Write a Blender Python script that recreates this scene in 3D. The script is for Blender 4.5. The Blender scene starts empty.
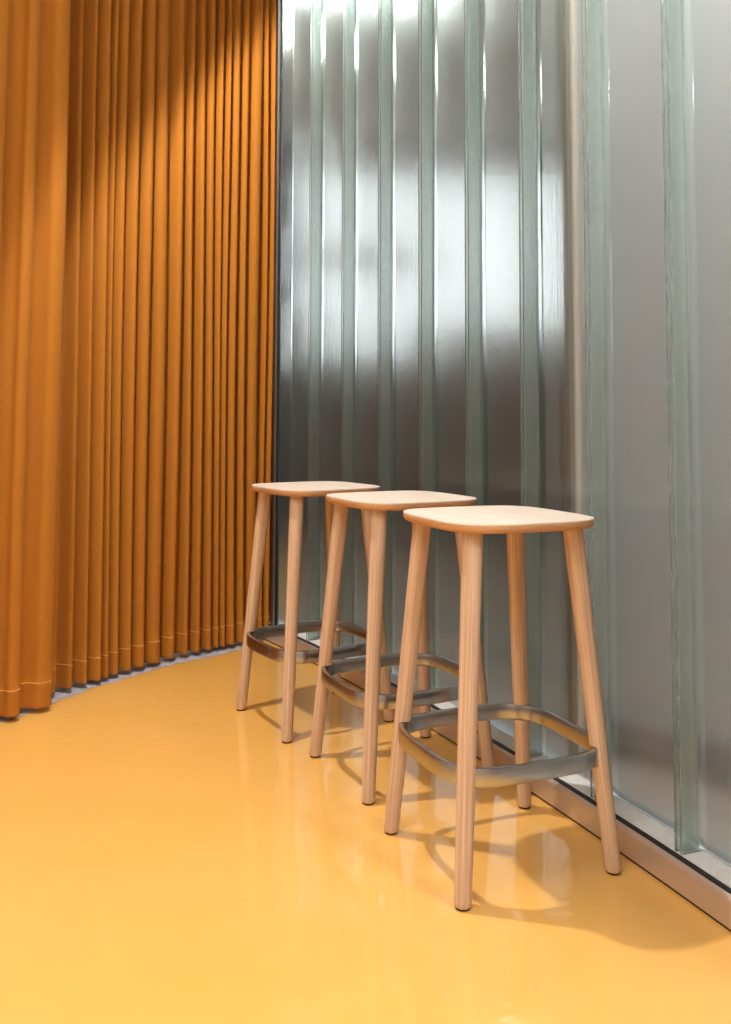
import bpy, bmesh, math, random
from math import sin, cos, pi, sqrt, atan2
from mathutils import Vector, Matrix

sc = bpy.context.scene
COL = sc.collection
random.seed(7)

# ------------------------------------------------------------------ camera
CAM_H = 0.8915; FPX = 876.9; PITCH = 0.0577; ROLL = 0.003; CY = 373.4
cam_data = bpy.data.cameras.new('camera')
cam_data.sensor_fit = 'HORIZONTAL'; cam_data.sensor_width = 36.0
cam_data.lens = FPX * 36.0 / 731.0
cam_data.shift_y = (CY - 512.0) / 731.0
cam_data.clip_start = 0.05
cam = bpy.data.objects.new('camera', cam_data); COL.objects.link(cam)
fw = Vector((0, cos(PITCH), sin(PITCH))); up0 = Vector((0, -sin(PITCH), cos(PITCH))); r0 = Vector((1, 0, 0))
rt = cos(ROLL) * r0 + sin(ROLL) * up0
up = -sin(ROLL) * r0 + cos(ROLL) * up0
m = Matrix((rt, up, -fw)).transposed().to_4x4(); m.translation = (0, 0, CAM_H)
cam.matrix_world = m
sc.camera = cam

# ------------------------------------------------------------------ world, lights, exposure
world = bpy.data.worlds.new('world'); sc.world = world; world.use_nodes = True
world.node_tree.nodes['Background'].inputs[0].default_value = (0.75, 0.85, 1.0, 1)
world.node_tree.nodes['Background'].inputs[1].default_value = 0.3
sc.view_settings.view_transform = 'Standard'; sc.view_settings.look = 'None'
sc.view_settings.gamma = 1.0; sc.view_settings.use_curve_mapping = False
sc.view_settings.exposure = 0.5
sc.cycles.use_denoising = True
sc.cycles.max_bounces = 24; sc.cycles.transmission_bounces = 20
sc.cycles.glossy_bounces = 8; sc.cycles.diffuse_bounces = 4; sc.cycles.transparent_max_bounces = 16
sc.cycles.sample_clamp_indirect = 6.0
sc.cycles.caustics_reflective = True; sc.cycles.caustics_refractive = False

def light(name, kind, loc, aim, energy, color, size=0.1, size_y=None, angle=None, blend=0.1):
    d = bpy.data.lights.new(name, kind); d.energy = energy; d.color = color
    if kind == 'AREA':
        d.shape = 'RECTANGLE'; d.size = size; d.size_y = size_y or size
    else:
        d.shadow_soft_size = size
    if kind == 'SPOT':
        d.spot_size = angle; d.spot_blend = blend
    o = bpy.data.objects.new(name, d); COL.objects.link(o); o.location = loc
    v = Vector(aim) - Vector(loc)
    o.rotation_euler = v.to_track_quat('-Z', 'Y').to_euler()
    return o

# the spotlight on the ceiling over the stools, turned towards the glass
light('spotlight', 'SPOT', (-0.70, 2.20, 3.14), (-0.70 + 0.87, 2.20 - 0.08, 3.14 - 0.49), 158, (1.0, 0.93, 0.84), 0.035, angle=math.radians(153), blend=0.07)
# soft fill added for the yellow room's unseen ceiling lights, behind and beside the camera
light('ceiling_fill', 'AREA', (-0.9, 0.0, 3.12), (-0.9, 0.0, 0), 44, (1.0, 0.95, 0.89), 1.8, 1.8)
light('ceiling_fill', 'AREA', (-0.6, -1.9, 3.12), (-0.6, -1.9, 0), 24, (1.0, 0.95, 0.89), 1.6, 1.2)
# added fill lights, out of view, for the room behind the glass
light('far_room_fill', 'AREA', (1.05, 1.45, 3.1), (1.05, 1.45, 0), 42, (0.97, 0.98, 1.0), 0.3, 1.0)  # added to brighten the partition seen through the glass
light('far_room_fill', 'AREA', (1.75, 0.2, 2.4), (1.05, 2.0, 0.6), 16, (0.97, 0.98, 1.0), 0.5, 0.5)  # added off to the side to lift the lower partition
light('far_room_fill', 'AREA', (-0.1, 4.25, 3.1), (-0.1, 4.25, 0), 19, (0.93, 1.0, 0.97), 0.9, 0.3)  # unseen source placed for the pale glow at the top of the glass

# ------------------------------------------------------------------ helpers
def N(nt, t, **kw):
    n = nt.nodes.new(t)
    for k, v in kw.items(): setattr(n, k, v)
    return n
def mat(name, color=(0.8, 0.8, 0.8), rough=0.5, metal=0.0, **inp):
    mt = bpy.data.materials.new(name); mt.use_nodes = True
    b = mt.node_tree.nodes['Principled BSDF']
    b.inputs['Base Color'].default_value = (*color, 1); b.inputs['Roughness'].default_value = rough
    b.inputs['Metallic'].default_value = metal
    for k, v in inp.items(): b.inputs[k].default_value = v
    return mt, mt.node_tree, b
def coords(nt, scale, kind='Object'):
    tc = N(nt, 'ShaderNodeTexCoord'); mp = N(nt, 'ShaderNodeMapping'); mp.inputs['Scale'].default_value = scale
    nt.links.new(tc.outputs[kind], mp.inputs['Vector']); return mp.outputs['Vector']
def noise(nt, vec, scale=5, detail=3, rough=0.5, dist=0.0):
    n = N(nt, 'ShaderNodeTexNoise'); n.inputs['Scale'].default_value = scale; n.inputs['Detail'].default_value = detail
    n.inputs['Roughness'].default_value = rough; n.inputs['Distortion'].default_value = dist
    nt.links.new(vec, n.inputs['Vector']); return n.outputs['Fac']
def ramp(nt, fac, stops):
    r = N(nt, 'ShaderNodeValToRGB'); e = r.color_ramp.elements
    while len(e) < len(stops): e.new(0.5)
    for el, (p, c) in zip(e, stops): el.position = p; el.color = (*c, 1)
    nt.links.new(fac, r.inputs['Fac']); return r.outputs['Color']
def bump(nt, b, h, strength=0.2, dist=0.01):
    n = N(nt, 'ShaderNodeBump'); n.inputs['Strength'].default_value = strength; n.inputs['Distance'].default_value = dist
    nt.links.new(h, n.inputs['Height']); nt.links.new(n.outputs['Normal'], b.inputs['Normal']); return n

def link_obj(name, bm, mats, parent=None, smooth=None, loc=None):
    me = bpy.data.meshes.new(name)
    bmesh.ops.recalc_face_normals(bm, faces=bm.faces)
    bm.to_mesh(me); bm.free()
    for mm in (mats if isinstance(mats, (list, tuple)) else [mats]): me.materials.append(mm)
    if smooth is not None:
        me.shade_smooth()
        if smooth < 3: me.set_sharp_from_angle(angle=smooth)
    o = bpy.data.objects.new(name, me); COL.objects.link(o)
    if parent: o.parent = parent
    if loc: o.location = loc
    return o
def empty(name, loc=(0, 0, 0), rz=0.0):
    o = bpy.data.objects.new(name, None); COL.objects.link(o); o.location = loc; o.rotation_euler = (0, 0, rz)
    o.empty_display_size = 0.1
    return o
def tag(o, label=None, cat=None, group=None, kind=None):
    for k, v in (('label', label), ('category', cat), ('group', group), ('kind', kind)):
        if v: o[k] = v
    return o
def box(bm, x0, x1, y0, y1, z0, z1):
    vs = [bm.verts.new((x, y, z)) for z in (z0, z1) for x, y in ((x0, y0), (x1, y0), (x1, y1), (x0, y1))]
    for f in ((3, 2, 1, 0), (4, 5, 6, 7), (0, 1, 5, 4), (1, 2, 6, 5), (2, 3, 7, 6), (3, 0, 4, 7)):
        bm.faces.new([vs[i] for i in f])
def prism(bm, pts, z0, z1):
    a = [bm.verts.new((x, y, z0)) for x, y in pts]; b = [bm.verts.new((x, y, z1)) for x, y in pts]
    n = len(pts)
    bm.faces.new(a[::-1]); bm.faces.new(b)
    for i in range(n): bm.faces.new((a[i], a[(i + 1) % n], b[(i + 1) % n], b[i]))
def sweep(bm, rows, closed_u=False, closed_v=False):
    """rows: list of lists of points; quads between neighbouring rows."""
    V = [[bm.verts.new(p) for p in r] for r in rows]
    nr, nc = len(V), len(V[0])
    for i in range(nr if closed_u else nr - 1):
        for j in range(nc if closed_v else nc - 1):
            bm.faces.new((V[i][j], V[i][(j + 1) % nc], V[(i + 1) % nr][(j + 1) % nc], V[(i + 1) % nr][j]))
    return V

# ------------------------------------------------------------------ materials
# poured yellow floor
m_floor, nt, b = mat('yellow_resin', (0.87, 0.5, 0.1), 0.11)
v = coords(nt, (1, 1, 1)); n1 = noise(nt, v, 2.2, 3)
nt.links.new(ramp(nt, n1, [(0.3, (0.83, 0.455, 0.108)), (0.7, (0.87, 0.49, 0.132))]), b.inputs['Base Color'])
n2 = noise(nt, v, 38, 2, 0.5, 0.4)
bump(nt, b, n2, 0.17, 0.004)
b.inputs['IOR'].default_value = 1.5; b.inputs['Coat Weight'].default_value = 0.35; b.inputs['Coat Roughness'].default_value = 0.05

m_concrete, nt, b = mat('bare_grey_screed', (0.5, 0.49, 0.53), 0.1)
v = coords(nt, (1, 1, 1))
nt.links.new(ramp(nt, noise(nt, v, 22, 4), [(0.35, (0.46, 0.45, 0.50)), (0.65, (0.60, 0.59, 0.65))]), b.inputs['Base Color'])
m_wall, _, _ = mat('painted_plaster', (0.62, 0.61, 0.59), 0.8)
m_ceil, _, _ = mat('ceiling_paint', (0.75, 0.75, 0.74), 0.9)
m_darkwall, _, _ = mat('dark_painted_wall', (0.045, 0.04, 0.048), 0.6)
m_partition, nt, b = mat('warm_grey_partition', (0.52, 0.52, 0.52), 0.7)
m_beige, _, _ = mat('beige_timber_edge', (0.62, 0.50, 0.38), 0.5)
m_blue, _, _ = mat('slate_skirting', (0.09, 0.12, 0.16), 0.4)
m_farfloor, nt, b = mat('far_room_floor', (0.33, 0.27, 0.22), 0.35)
v = coords(nt, (1, 1, 1))
nt.links.new(ramp(nt, noise(nt, v, 3, 2), [(0.3, (0.27, 0.21, 0.17)), (0.7, (0.40, 0.35, 0.31))]), b.inputs['Base Color'])
m_window = bpy.data.materials.new('daylight_pane'); m_window.use_nodes = True
nt = m_window.node_tree; nt.nodes.remove(nt.nodes['Principled BSDF'])
em = N(nt, 'ShaderNodeEmission'); em.inputs[0].default_value = (0.93, 0.97, 1, 1); em.inputs[1].default_value = 1.3
nt.links.new(em.outputs[0], nt.nodes['Material Output'].inputs[0])
m_wframe, _, _ = mat('window_frame_grey', (0.12, 0.12, 0.13), 0.5)
m_brown, _, _ = mat('dark_red_brown_wood', (0.10, 0.045, 0.035), 0.5)

# cast channel glass
def glass_mat(name, rough, ribs, clear, milk):
    mt, nt, b = mat(name, (0.975, 0.99, 0.985), rough)
    b.inputs['Transmission Weight'].default_value = 1.0 - milk; b.inputs['IOR'].default_value = 1.5
    v = coords(nt, (1, 1, 0.06)); a = noise(nt, v, 190, 2)
    v2 = coords(nt, (1, 1, 1)); c = noise(nt, v2, 55, 2)
    mx = N(nt, 'ShaderNodeMix'); mx.data_type = 'FLOAT'; mx.inputs[0].default_value = 0.22
    nt.links.new(a, mx.inputs[2]); nt.links.new(c, mx.inputs[3])
    bump(nt, b, mx.outputs[0], ribs, 0.004)
    tb = N(nt, 'ShaderNodeBsdfTransparent'); tb.inputs[0].default_value = (0.93, 0.98, 0.96, 1)
    ms = N(nt, 'ShaderNodeMixShader'); ms.inputs[0].default_value = clear
    nt.links.new(b.outputs[0], ms.inputs[1]); nt.links.new(tb.outputs[0], ms.inputs[2])
    nt.links.new(ms.outputs[0], nt.nodes['Material Output'].inputs['Surface'])
    va = N(nt, 'ShaderNodeVolumeAbsorption'); va.inputs['Color'].default_value = (0.55, 0.90, 0.80, 1)
    va.inputs['Density'].default_value = 11.0
    nt.links.new(va.outputs[0], nt.nodes['Material Output'].inputs['Volume'])
    return mt
m_glass = glass_mat('cast_channel_glass', 0.2, 0.12, 0.17, 0.02)

# bronze anodised base rail
m_bronze, nt, b = mat('bronze_anodised_aluminium', (0.66, 0.57, 0.52), 0.38, 0.6)
v = coords(nt, (1, 1, 30)); bump(nt, b, noise(nt, v, 30, 2), 0.05, 0.002)
m_rubber, _, _ = mat('black_gasket_rubber', (0.008, 0.008, 0.009), 0.5)
m_sill, nt, b = mat('white_glazing_bed', (0.80, 0.81, 0.80), 0.5)
nt.links.new(ramp(nt, noise(nt, coords(nt, (1, 1, 1)), 60, 3), [(0.3, (0.80, 0.81, 0.80)), (0.6, (0.90, 0.91, 0.90))]), b.inputs['Base Color'])
m_alu, nt, b = mat('grey_aluminium', (0.55, 0.55, 0.56), 0.35, 1.0)

# curtain cloth
m_cloth, nt, b = mat('orange_cloth', (0.62, 0.21, 0.022), 0.85)
b.inputs['Sheen Weight'].default_value = 0.15; b.inputs['Sheen Roughness'].default_value = 0.5
b.inputs['Sheen Tint'].default_value = (1.0, 0.6, 0.25, 1)
v = coords(nt, (1, 1, 1)); n1 = noise(nt, v, 260, 2)
nt.links.new(ramp(nt, n1, [(0.3, (0.48, 0.170, 0.010)), (0.7, (0.57, 0.215, 0.014))]), b.inputs['Base Color'])
w = N(nt, 'ShaderNodeTexWave', wave_type='BANDS', bands_direction='Z'); w.inputs['Scale'].default_value = 260
nt.links.new(v, w.inputs['Vector']); bump(nt, b, w.outputs['Fac'], 0.12, 0.001)
tr = N(nt, 'ShaderNodeBsdfTranslucent'); tr.inputs['Color'].default_value = (0.6, 0.18, 0.012, 1)
ms = N(nt, 'ShaderNodeMixShader'); ms.inputs[0].default_value = 0.18
out = nt.nodes['Material Output']
nt.links.new(b.outputs[0], ms.inputs[1]); nt.links.new(tr.outputs[0], ms.inputs[2]); nt.links.new(ms.outputs[0], out.inputs['Surface'])
m_thread, _, _ = mat('pale_orange_thread', (0.85, 0.42, 0.13), 0.8)

# ash wood
def wood(name, lo, hi, scale, st=0.12, attr=False):
    mt, nt, b = mat(name, lo, 0.42)
    if attr:
        at = N(nt, 'ShaderNodeAttribute'); at.attribute_name = 'grain'
        def coords_(sc_):
            mp = N(nt, 'ShaderNodeMapping'); mp.inputs['Scale'].default_value = sc_
            nt.links.new(at.outputs['Vector'], mp.inputs['Vector']); return mp.outputs['Vector']
    else:
        def coords_(sc_): return coords(nt, sc_)
    v = coords_(scale); a = noise(nt, v, 1.0, 3, 0.55, 0.15)
    v2 = coords_(tuple(s * 0.18 for s in scale)); c = noise(nt, v2, 1.0, 2, 0.5, 0.6)
    mx = N(nt, 'ShaderNodeMix'); mx.data_type = 'FLOAT'; mx.inputs[0].default_value = 0.4
    nt.links.new(a, mx.inputs[2]); nt.links.new(c, mx.inputs[3])
    nt.links.new(ramp(nt, mx.outputs[0], [(0.36, lo), (0.5, tuple((x + y) / 2 for x, y in zip(lo, hi))), (0.62, hi)]), b.inputs['Base Color'])
    bump(nt, b, a, st, 0.001)
    return mt
m_leg = wood('ash_leg_wood', (0.50, 0.31, 0.19), (0.78, 0.58, 0.43), (560, 560, 2.5), 0.2, True)
m_top = wood('pale_ash_laminate', (0.72, 0.60, 0.50), (0.80, 0.70, 0.61), (14, 260, 60), 0.04)
m_edge = wood('ash_plywood_edge', (0.46, 0.23, 0.10), (0.60, 0.34, 0.17), (20, 20, 420), 0.06)
m_steel, nt, b = mat('brushed_steel', (0.46, 0.45, 0.45), 0.2, 1.0)
b.inputs['Anisotropic'].default_value = 0.4
bump(nt, b, noise(nt, coords(nt, (6, 6, 700)), 1.0, 2), 0.06, 0.001)
m_brass, _, _ = mat('brass_screw', (0.85, 0.60, 0.20), 0.25, 1.0)
m_foot, _, _ = mat('dark_rubber_foot', (0.03, 0.018, 0.015), 0.6)

# ------------------------------------------------------------------ glass wall plan (a gentle curve)
WX, WY, WA, KK, PIT = -0.2245, 3.4134, -1.0248, -0.0894, 0.265
def arc(s, off=0.0):
    a = WA + KK * s
    x = WX + (sin(a) - sin(WA)) / KK; y = WY - (cos(a) - cos(WA)) / KK
    return (x + off * sin(a), y - off * cos(a))      # off > 0 : into the yellow room
RAIL_H = 0.056; LINE = 0.062
S0, S1 = -1.41 * PIT, 12.0 * PIT                      # ends of the base rail
CEIL = 3.2

# ------------------------------------------------------------------ room shell
def simple(name, x0, x1, y0, y1, z0, z1, mt, kind='structure'):
    bm = bmesh.new(); box(bm, x0, x1, y0, y1, z0, z1); o = link_obj(name, bm, mt)
    if kind: o['kind'] = kind
    return o
X0, X1, Y0, Y1 = -3.2, 4.4, -3.4, 7.2
seg = 48
line_mid = [arc(S0 + (S1 - S0) * i / seg, -0.03) for i in range(seg + 1)]
bm = bmesh.new()     # yellow room floor: everything on the room side of the glass
prism(bm, [(X0, Y0), (line_mid[-1][0], Y0)] + line_mid[::-1] + [(line_mid[0][0], Y1), (X0, Y1)], -0.06, 0.0)
tag(link_obj('floor', bm, m_floor), kind='structure')
bm = bmesh.new()
prism(bm, [(line_mid[-1][0], Y0), (X1, Y0), (X1, Y1), (line_mid[0][0], Y1)] + line_mid, -0.06, 0.0)
tag(link_obj('floor_far_room', bm, m_farfloor), kind='structure')
simple('ceiling', X0, X1, Y0, Y1, CEIL, CEIL + 0.1, m_ceil)
simple('wall_left', X0 - 0.1, X0, Y0, Y1, 0, CEIL, m_wall)
simple('wall_front', X0, X1, Y0 - 0.1, Y0, 0, CEIL, m_wall)
simple('wall_far_right', X1, X1 + 0.1, Y0, Y1, 0, CEIL, m_wall)

# back wall of the far room with its window
wx0, wx1, wz0, wz1 = -0.52, 1.70, 1.62, 2.98
wxm, wzl = 0.42, 1.38
bm = bmesh.new()
box(bm, X0, wx0, Y1 - 0.2, Y1, 0, CEIL); box(bm, wx1, X1, Y1 - 0.2, Y1, 0, CEIL)
box(bm, wx0, wxm, Y1 - 0.2, Y1, 0, wzl); box(bm, wxm, wx1, Y1 - 0.2, Y1, 0, wz0); box(bm, wx0, wx1, Y1 - 0.2, Y1, wz1, CEIL)
tag(link_obj('wall_back', bm, m_darkwall), kind='structure')
wroot = tag(empty('window_1', (0, Y1 - 0.1, wz0)), kind='structure')
bm = bmesh.new(); box(bm, wx0, wxm, 0.0, 0.02, wzl - wz0, wz1 - wz0); link_obj('pane', bm, m_window, wroot)
bm = bmesh.new(); box(bm, wxm, wx1, 0.0, 0.02, 0, wz1 - wz0); link_obj('pane', bm, m_window, wroot)
bm = bmesh.new()
box(bm, wx0, wx0 + 0.05, -0.05, -0.001, wzl - wz0, wz1 - wz0); box(bm, wxm - 0.02, wxm + 0.02, -0.05, -0.001, wzl - wz0, wz1 - wz0)
box(bm, wx1 - 0.05, wx1, -0.05, -0.001, 0, wz1 - wz0)
box(bm, wx0 + 0.05, wxm - 0.02, -0.05, -0.001, wzl - wz0, wzl - wz0 + 0.04); box(bm, wxm + 0.02, wx1 - 0.05, -0.05, -0.001, 0, 0.04)
box(bm, wx0 + 0.05, wx1 - 0.05, -0.05, -0.001, wz1 - wz0 - 0.04, wz1 - wz0)
box(bm, wx0 + 0.05, wxm - 0.02, -0.05, -0.001, 0.52, 0.70)
link_obj('window_frame', bm, m_wframe, wroot)

# pale partition standing behind the near half of the glass
pd = Vector((0.77, -0.64)).normalized(); pn = Vector((-pd.y, pd.x))      # pn: away from the glass
p0 = Vector((0.60, 2.475))
def strip_pts(a, b, t0, t1): return [tuple(a + pn * t0), tuple(b + pn * t0), tuple(b + pn * t1), tuple(a + pn * t1)]
bm = bmesh.new(); prism(bm, strip_pts(p0, p0 + pd * 4.6, 0, 0.1), 0.0, CEIL)
tag(link_obj('wall_partition', bm, m_partition), kind='structure')
# beige timber post standing directly behind the glass
ps = 5.95 * PIT
for i in range(200):
    q = arc(ps, -0.105)
    ps += 0.02 * (1 if q[0] / q[1] < 0.2395 else -1) * (0.97 ** i)
bm = bmesh.new(); prism(bm, [arc(ps - 0.022, -0.09), arc(ps + 0.022, -0.09), arc(ps + 0.022, -0.108), arc(ps - 0.022, -0.108)], 0.0, CEIL)
tag(link_obj('trim_1', bm, m_beige), kind='structure')
bm = bmesh.new(); prism(bm, strip_pts(p0, p0 + pd * 4.6, -0.015, -0.001), 0.0, 0.10)
tag(link_obj('baseboard_partition', bm, m_blue), kind='structure')

# ------------------------------------------------------------------ channel glass wall
wall = tag(empty('wall_right', (*arc(0), 0)), kind='structure')
wl = Vector((*arc(0), 0))
GT, FL, GAP = 0.007, 0.060, 0.008
def channel(k):
    s0 = k * PIT + GT + GAP if k > -1 else -0.96 * PIT; s1 = (k + 1) * PIT + GT             # left (far) to right (near) outside faces
    a = WA + KK * (s0 + s1) / 2
    o = Vector((*arc(s0), 0)); e = Vector((*arc(s1), 0)); d = (e - o).normalized(); n = Vector((-d.y, d.x, 0)) * -1
    if n.dot(Vector((sin(a), -cos(a), 0))) < 0: n = -n
    W = (e - o).length
    R, r = 0.012, 0.006
    pts = []
    def P(u, w): pts.append((u, w))                              # u along, w: 0 = tip, negative = away from the room
    P(0.0015, 0); P(0, -0.0015)
    for i in range(7):
        t = pi * 0.5 * i / 6; P(R - R * cos(t), -FL + R - R * sin(t))
    for i in range(7):
        t = pi * 0.5 * i / 6; P(W - R + R * sin(t), -FL + R - R * cos(t))
    P(W, -0.0015); P(W - 0.0015, 0); P(W - GT + 0.0015, 0); P(W - GT, -0.0015)
    for i in range(5):
        t = pi * 0.5 * i / 4; P(W - GT - r + r * cos(t), -FL + GT + r - r * sin(t))
    for i in range(5):
        t = pi * 0.5 * i / 4; P(GT + r - r * sin(t), -FL + GT + r - r * cos(t))
    P(GT, -0.0015); P(GT - 0.0015, 0)
    bm = bmesh.new()
    out = [(o + d * u + n * w - wl) for u, w in pts]
    zs = [0.0665, 0.8, 1.6, CEIL - 0.002]
    rows = [[(q.x, q.y, z) for q in out] for z in zs]
    V = sweep(bm, rows, closed_v=True)
    bm.faces.new(V[0][::-1]); bm.faces.new(V[-1])
    return link_obj('glass_channel', bm, m_glass, wall, smooth=0.6)
for k in range(-1, 9): channel(k)

def along(off0, off1, z0, z1, sa, sb, n=60, prof=None):
    bm = bmesh.new(); rows = []
    prof = prof or [(off0, z0), (off1, z0), (off1, z1), (off0, z1)]
    for i in range(n + 1):
        s = sa + (sb - sa) * i / n
        rows.append([(arc(s, o)[0] - wl.x, arc(s, o)[1] - wl.y, z) for o, z in prof])
    V = sweep(bm, rows, closed_v=True)
    bm.faces.new(V[0]); bm.faces.new(V[-1][::-1])
    return bm
SA, SB = S0, 9.1 * PIT
# rail profile: small shadow gap at the floor, flat face, rolled top edge
prof = [(0.013, 0.006), (0.020, 0.006), (0.020, 0.048), (0.0195, 0.0485), (0.0205, 0.0495), (0.0205, 0.055), (0.018, 0.060), (0.0145, 0.0625), (0.013, 0.0625)]
link_obj('base_rail', along(0, 0, 0, 0, SA, SB, prof=prof), m_bronze, wall, smooth=0.5)
link_obj('rail_gap_shade', along(-0.06, 0.017, 0.0, 0.0058, SA, SB), m_rubber, wall)  # black strip standing in for the shade in the gap under the rail
link_obj('gasket', along(0.0005, 0.0128, 0.02, 0.0645, SA, SB), m_rubber, wall)
link_obj('glazing_bed', along(-0.062, 0.0003, 0.01, 0.066, SA, SB), m_sill, wall)
link_obj('rear_rail', along(-0.085, -0.0635, 0.0, 0.066, SA, SB), m_alu, wall)
# end jamb where the glass meets the curtain
def jamb(name, s0, s1, o0, o1, mt):
    bm = bmesh.new(); q = [arc(s0, o0), arc(s1, o0), arc(s1, o1), arc(s0, o1)]
    prism(bm, [(x - wl.x, y - wl.y) for x, y in q], 0.001, CEIL); return link_obj(name, bm, mt, wall)
jamb('end_jamb', -1.08 * PIT, -1.0 * PIT, -0.012, 0.012, m_alu)
jamb('jamb_gasket', -0.998 * PIT, -0.965 * PIT, -0.0075, 0.004, m_rubber)

# ------------------------------------------------------------------ curtains
def bez(pts, n=400):
    """Catmull-Rom through plan points, returned as an even polyline."""
    P = [Vector(p) for p in pts]; P = [2 * P[0] - P[1]] + P + [2 * P[-1] - P[-2]]
    out = []
    for i in range(1, len(P) - 2):
        for j in range(40):
            t = j / 40; a, b_, c, d = P[i - 1:i + 3]
            out.append(0.5 * ((2 * b_) + (c - a) * t + (2 * a - 5 * b_ + 4 * c - d) * t * t + (3 * b_ - a - 3 * c + d) * t ** 3))
    out.append(P[-2]); L = [0]
    for i in range(1, len(out)): L.append(L[-1] + (out[i] - out[i - 1]).length)
    res = []; k = 0
    for i in range(n + 1):
        s = L[-1] * i / n
        while k < len(L) - 2 and L[k + 1] < s: k += 1
        t = (s - L[k]) / max(1e-9, L[k + 1] - L[k]); res.append(out[k].lerp(out[k + 1], min(1, t)))
    return res, L[-1]
def curtain(name, label, plan, pitch_fn, amp_fn, seed, z0, per=18, widths=None):
    rnd = random.Random(seed)
    base, L = bez(plan)
    def at(s):
        f = max(0, min(399.999, s / L * 400)); i = int(f); p = base[i].lerp(base[i + 1], f - i)
        t = (base[min(400, i + 3)] - base[max(0, i - 3)]).normalized(); return p, t
    folds = []; s = 0
    while s < L:
        w = pitch_fn(s / L) * rnd.choice((0.55, 0.75, 0.95, 1.1, 1.3, 1.6)) * rnd.uniform(0.9, 1.1); folds.append((s, w, amp_fn(s / L) * rnd.uniform(0.65, 1.25), rnd.uniform(0.15, 0.5), rnd.uniform(-1, 1), rnd.uniform(0.6, 1.5), rnd.uniform(-1, 1))); s += w
    if widths:
        folds = []; s = L - sum(widths)
        for w in widths:
            folds.append((s, w, amp_fn(0) * rnd.uniform(0.85, 1.15), rnd.uniform(0.3, 0.6), rnd.uniform(-0.5, 0.5), rnd.uniform(0.6, 1.2), rnd.uniform(-0.4, 1))); s += w
    zs = [z0, z0 + 0.006, z0 + 0.03, z0 + 0.066, z0 + 0.0745, z0 + 0.077, z0 + 0.11, 0.25, 0.45, 0.7, 1.0, 1.3, 1.6, 1.9, 2.2, 2.5, 2.8, 3.1, CEIL - 0.004]
    def row(z):
        r = []; h = z / CEIL
        for (s, w, a, ov, ph, wob, sk) in folds:
            for j in range(per if (s, w) != folds[-1][:2] or not widths else int(per * 0.64)):
                t = j / per
                # amplitude opens a little toward the hem; folds drift with height
                am = a * (0.88 + 0.18 * (1 - h)) * (1 + 0.08 * sin(5 * h * wob + ph * 3))
                y = 0.5 - 0.5 * cos(2 * pi * t)
                y = y ** 0.8
                x = t + ov * 0.32 * sin(4 * pi * t) * 0.5 + 0.06 * sin(2 * pi * t) * sk
                ss = s + w * x + 0.006 * sin(2.6 * h * wob * 2 + s * 11)
                p, tg = at(min(L, max(0, ss))); nn = Vector((tg.y, -tg.x))
                hem = 0.0016 if z < z0 + 0.0755 else 0.0
                q = p - nn * (am * (1 - y)) + nn * hem + nn * 0.004 * sin(3.1 * h * wob + ph * 4)
                r.append((q.x, q.y, z))
        return r
    bm = bmesh.new(); o0 = Vector((*base[200], 0))
    root = tag(empty(name, o0), label, 'curtain', 'orange floor-length curtains')
    rows = [row(z) for z in zs]
    sweep(bm, [[(x - o0.x, y - o0.y, z) for x, y, z in r] for r in rows])
    c = link_obj('cloth', bm, m_cloth, root, smooth=4)
    sol = c.modifiers.new('thickness', 'SOLIDIFY'); sol.thickness = 0.0014; sol.offset = 0
    # row of hem stitching: a thin raised thread following the folds
    r = row(z0 + 0.0757); bm = bmesh.new(); R = []
    for i in range(len(r)):
        a = Vector(r[max(0, i - 1)]); b_ = Vector(r[min(len(r) - 1, i + 1)]); t = (b_ - a)
        nn = Vector((t.y, -t.x, 0)).normalized() if t.length > 1e-7 else Vector((1, 0, 0))
        p = Vector(r[i]) + nn * 0.0012 - o0
        R.append([tuple(p + nn * 0.0009 * cos(q) + Vector((0, 0, 0.0011 * sin(q)))) for q in (0, pi / 2, pi, 3 * pi / 2)])
    sweep(bm, R, closed_v=True)
    link_obj('hem_stitching', bm, m_thread, root, smooth=4)
    return root
curtain('curtain', 'closely pleated orange curtain meeting the ribbed glass wall in the far corner',
        [(-1.03, 2.87), (-0.93, 3.00), (-0.83, 3.16), (-0.69, 3.36), (-0.54, 3.51), (-0.372, 3.70)],
        lambda t: 0.052 - 0.008 * t, lambda t: 0.072, 5, 0.018)
curtain('curtain', 'orange curtain with wide shallow folds at the left edge, nearest the camera',
        [(-1.85, 2.10), (-1.40, 2.36), (-1.16, 2.54), (-1.03, 2.68), (-0.945, 2.815)],
        lambda t: 0.12, lambda t: 0.052, 11, 0.018, per=30, widths=[0.13, 0.10, 0.12, 0.105, 0.115, 0.125, 0.10, 0.12])
# strip of bare screed left unpainted below the curtains
mid, L = bez([(-1.80, 2.00), (-1.33, 2.33), (-1.14, 2.57), (-1.035, 2.715), (-0.965, 2.87), (-0.855, 3.06), (-0.69, 3.29), (-0.54, 3.435), (-0.375, 3.60)], 300)
bm = bmesh.new(); rr = random.Random(3); a_row = []; b_row = []; jit = 0
for i in range(301):
    t = (mid[min(300, i + 2)] - mid[max(0, i - 2)]).normalized(); nn = Vector((t.y, -t.x))
    if i % 5 == 0: jit = rr.uniform(-0.012, 0.012)
    p = mid[i] + nn * (-0.02 + jit * 0.6); q = mid[i] - nn * 0.22
    a_row.append((p.x, p.y)); b_row.append((q.x, q.y))
sweep(bm, [[(*p, 0.0012) for p in a_row], [(*p, 0.0012) for p in b_row]])
tag(link_obj('trim_2', bm, m_concrete), kind='structure')

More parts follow.
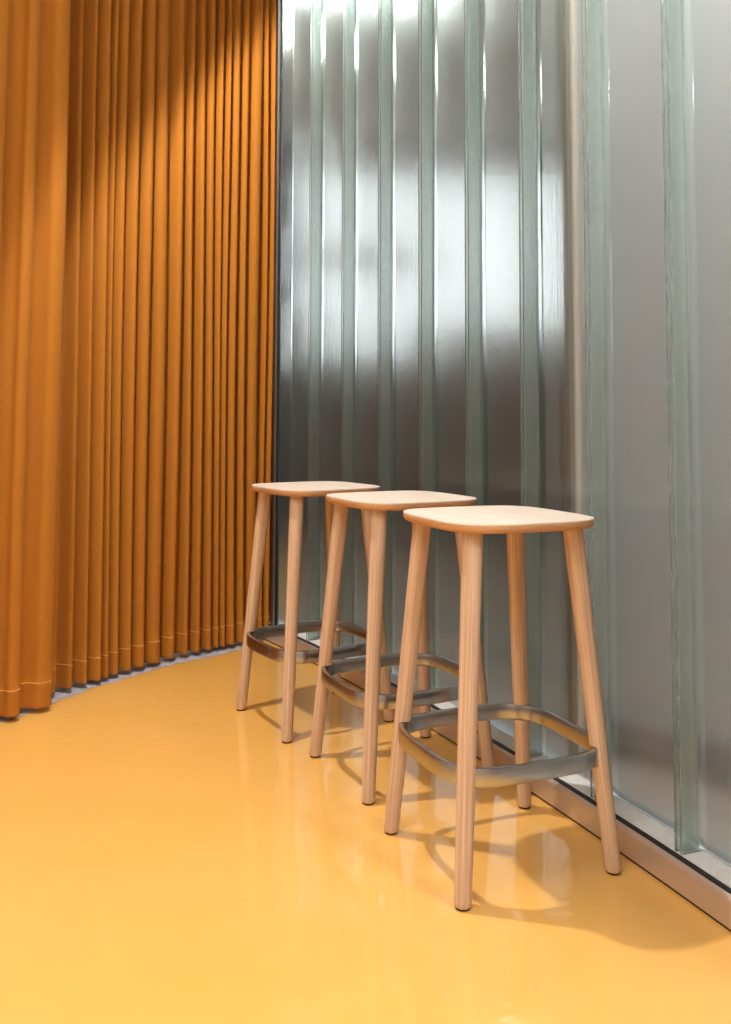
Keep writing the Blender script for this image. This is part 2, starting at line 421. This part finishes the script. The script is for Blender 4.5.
# ------------------------------------------------------------------ bar stools
H = 0.7005; HR = 0.2270
AX, AY, TX, TY = 0.1618, 0.1706, 0.1112, 0.1188
SEATX, SEATY, SN = 0.179, 0.171, 3.9
TH = 0.020
def sup(hx, hy, n, m=120):
    out = []
    for i in range(m):
        t = 2 * pi * i / m; c, s = cos(t), sin(t)
        out.append((hx * math.copysign(abs(c) ** (2 / n), c), hy * math.copysign(abs(s) ** (2 / n), s)))
    return out
def loft(bm, rings, mats_idx=None, cap0=True, cap1=True):
    V = sweep(bm, rings, closed_v=True)
    n = len(V[0])
    f0 = bm.faces.new(V[0][::-1]) if cap0 else None
    f1 = bm.faces.new(V[-1]) if cap1 else None
    return V, f0, f1
def make_stool():
    root = empty('bar_stool')
    # seat: thin top, rounded shoulder, undercut edge
    bm = bmesh.new(); prof = [(-0.022, H - TH), (-0.006, H - TH + 0.0015), (-0.0025, H - TH + 0.004), (-0.0005, H - TH + 0.009), (0, H - 0.0045), (-0.0006, H - 0.0028)]
    rings = [[(x, y, z) for x, y in sup(SEATX + d, SEATY + d, SN)] for d, z in prof]
    loft(bm, rings, cap1=False)
    seat = link_obj('seat', bm, m_edge, root, smooth=0.6)
    bm = bmesh.new(); prof = [(-0.0006, H - 0.0028), (-0.0006, H - 0.0008), (-0.0009, H)]
    rings = [[(x, y, z) for x, y in sup(SEATX + d, SEATY + d, SN)] for d, z in prof]
    loft(bm, rings)
    top = link_obj('seat_laminate', bm, m_top, seat, smooth=0.6); top['label'] = 'pale laminate top surface'
    # legs, notched where the ring passes
    zt = H - TH + 0.002
    for sx, sy in ((-1, -1), (1, -1), (1, 1), (-1, 1)):
        ft = Vector((sx * AX, sy * AY, 0.0)); tp = Vector((sx * TX, sy * TY, H - 0.03))
        def axis(z): return ft.lerp(tp, z / (H - 0.03))
        inw = Vector((-sx, -sy, 0)).normalized()
        def rad(z):
            t = z / H; return 0.0163 + 0.0042 * min(1, t * 1.15) 
        zz = [0.0045, 0.006, 0.012, 0.06, 0.13, HR - 0.0188, HR - 0.0183, HR + 0.0183, HR + 0.0188, 0.30, 0.40, 0.50, 0.60, zt]
        rings = []
        for z in zz:
            c = axis(z); r = rad(z)
            if z < 0.005: r *= 0.90
            elif z < 0.007: r *= 0.97
            ring = []
            for i in range(32):
                q = 2 * pi * i / 32; v = Vector((cos(q) * r, sin(q) * r, 0))
                if HR - 0.0185 < z < HR + 0.0185:
                    dd = v.dot(inw)
                    if dd > 0.002: v -= inw * (dd - 0.002)
                p = c + v; ring.append((p.x, p.y, z))
            rings.append(ring)
        bm = bmesh.new(); loft(bm, rings)
        leg = link_obj('leg', bm, m_leg, root, smooth=0.7)
        ga = leg.data.attributes.new('grain', 'FLOAT_VECTOR', 'POINT')
        for vv in leg.data.vertices:
            c = axis(vv.co.z); ga.data[vv.index].vector = (vv.co.x - c.x + 0.31 * sx, vv.co.y - c.y + 0.17 * sy, vv.co.z)
        bm = bmesh.new()
        loft(bm, [[(axis(0).x + r * cos(2 * pi * i / 24), axis(0).y + r * sin(2 * pi * i / 24), z) for i in range(24)] for r, z in ((0.0128, 0.0003), (0.0138, 0.0012), (0.0138, 0.0046))])
        link_obj('foot_pad', bm, m_foot, leg, smooth=0.7)
    # steel foot ring: rounded square with bowed sides, leg axes at its corners
    fr = (HR) / (H - 0.03); lx = AX + (TX - AX) * fr; ly = AY + (TY - AY) * fr
    rn = 3.7
    ox, oy = 0.1765, 0.1858
    th, hh, bv = 0.0125, 0.0176, 0.0026
    outer = sup(ox, oy, rn, 160); rings = []
    m_ = len(outer)
    for i in range(m_):
        x, y = outer[i]; x1, y1 = outer[(i + 1) % m_]; x_, y_ = outer[i - 1]
        t = Vector((x1 - x_, y1 - y_)).normalized(); n = Vector((t.y, -t.x))
        rings.append((Vector((x, y)), n))
    cs = [(-bv, -hh), (0, -hh + bv), (0, hh - bv), (-bv * 0.3, hh - bv * 0.3), (-bv, hh), (-th + bv, hh), (-th + bv * 0.3, hh - bv * 0.3), (-th, hh - bv), (-th, -hh + bv), (-th + bv, -hh)]
    bm = bmesh.new()
    sweep(bm, [[(p.x + n.x * o, p.y + n.y * o, HR + z) for o, z in cs] for p, n in rings], closed_u=True, closed_v=True)
    ring = link_obj('foot_ring', bm, m_steel, root, smooth=0.5)
    for sx, sy in ((-1, -1), (1, -1), (1, 1), (-1, 1)):
        bm = bmesh.new(); inw = Vector((-sx * lx, -sy * ly)).normalized(); side = Vector((-inw.y, inw.x))
        c = Vector((sx * lx, sy * ly)) + inw * 0.006
        for q in (-1, 1):
            p = c + side * q * 0.009
            loft(bm, [[(p.x + r * cos(2 * pi * i / 12), p.y + r * sin(2 * pi * i / 12), z) for i in range(12)] for r, z in ((0.002, HR - hh - 0.0028), (0.0032, HR - hh - 0.0016), (0.0032, HR - hh + 0.001))])
        link_obj('screw_pair', bm, m_brass, ring, smooth=0.7)
    return root
def copy_tree(o, parent=None):
    c = o.copy(); COL.objects.link(c); c.parent = parent
    for ch in list(o.children): copy_tree(ch, c)
    return c
stool = make_stool()
spots = [((0.2782, 1.8877), -1.1782, 'ash wood bar stool nearest the camera, beside the bronze rail'),
         ((0.0920, 2.3400), -1.1179, 'middle ash wood bar stool of the row of three'),
         ((-0.1560, 2.7430), -1.0255, 'farthest ash wood bar stool, next to the orange curtain')]
stools = [stool] + [copy_tree(stool) for _ in range(2)]
for o, ((x, y), rz, lab) in zip(stools, spots):
    o.location = (x, y, 0); o.rotation_euler = (0, 0, rz)
    tag(o, lab, 'bar stool', 'bar stools lined up along the glass wall')
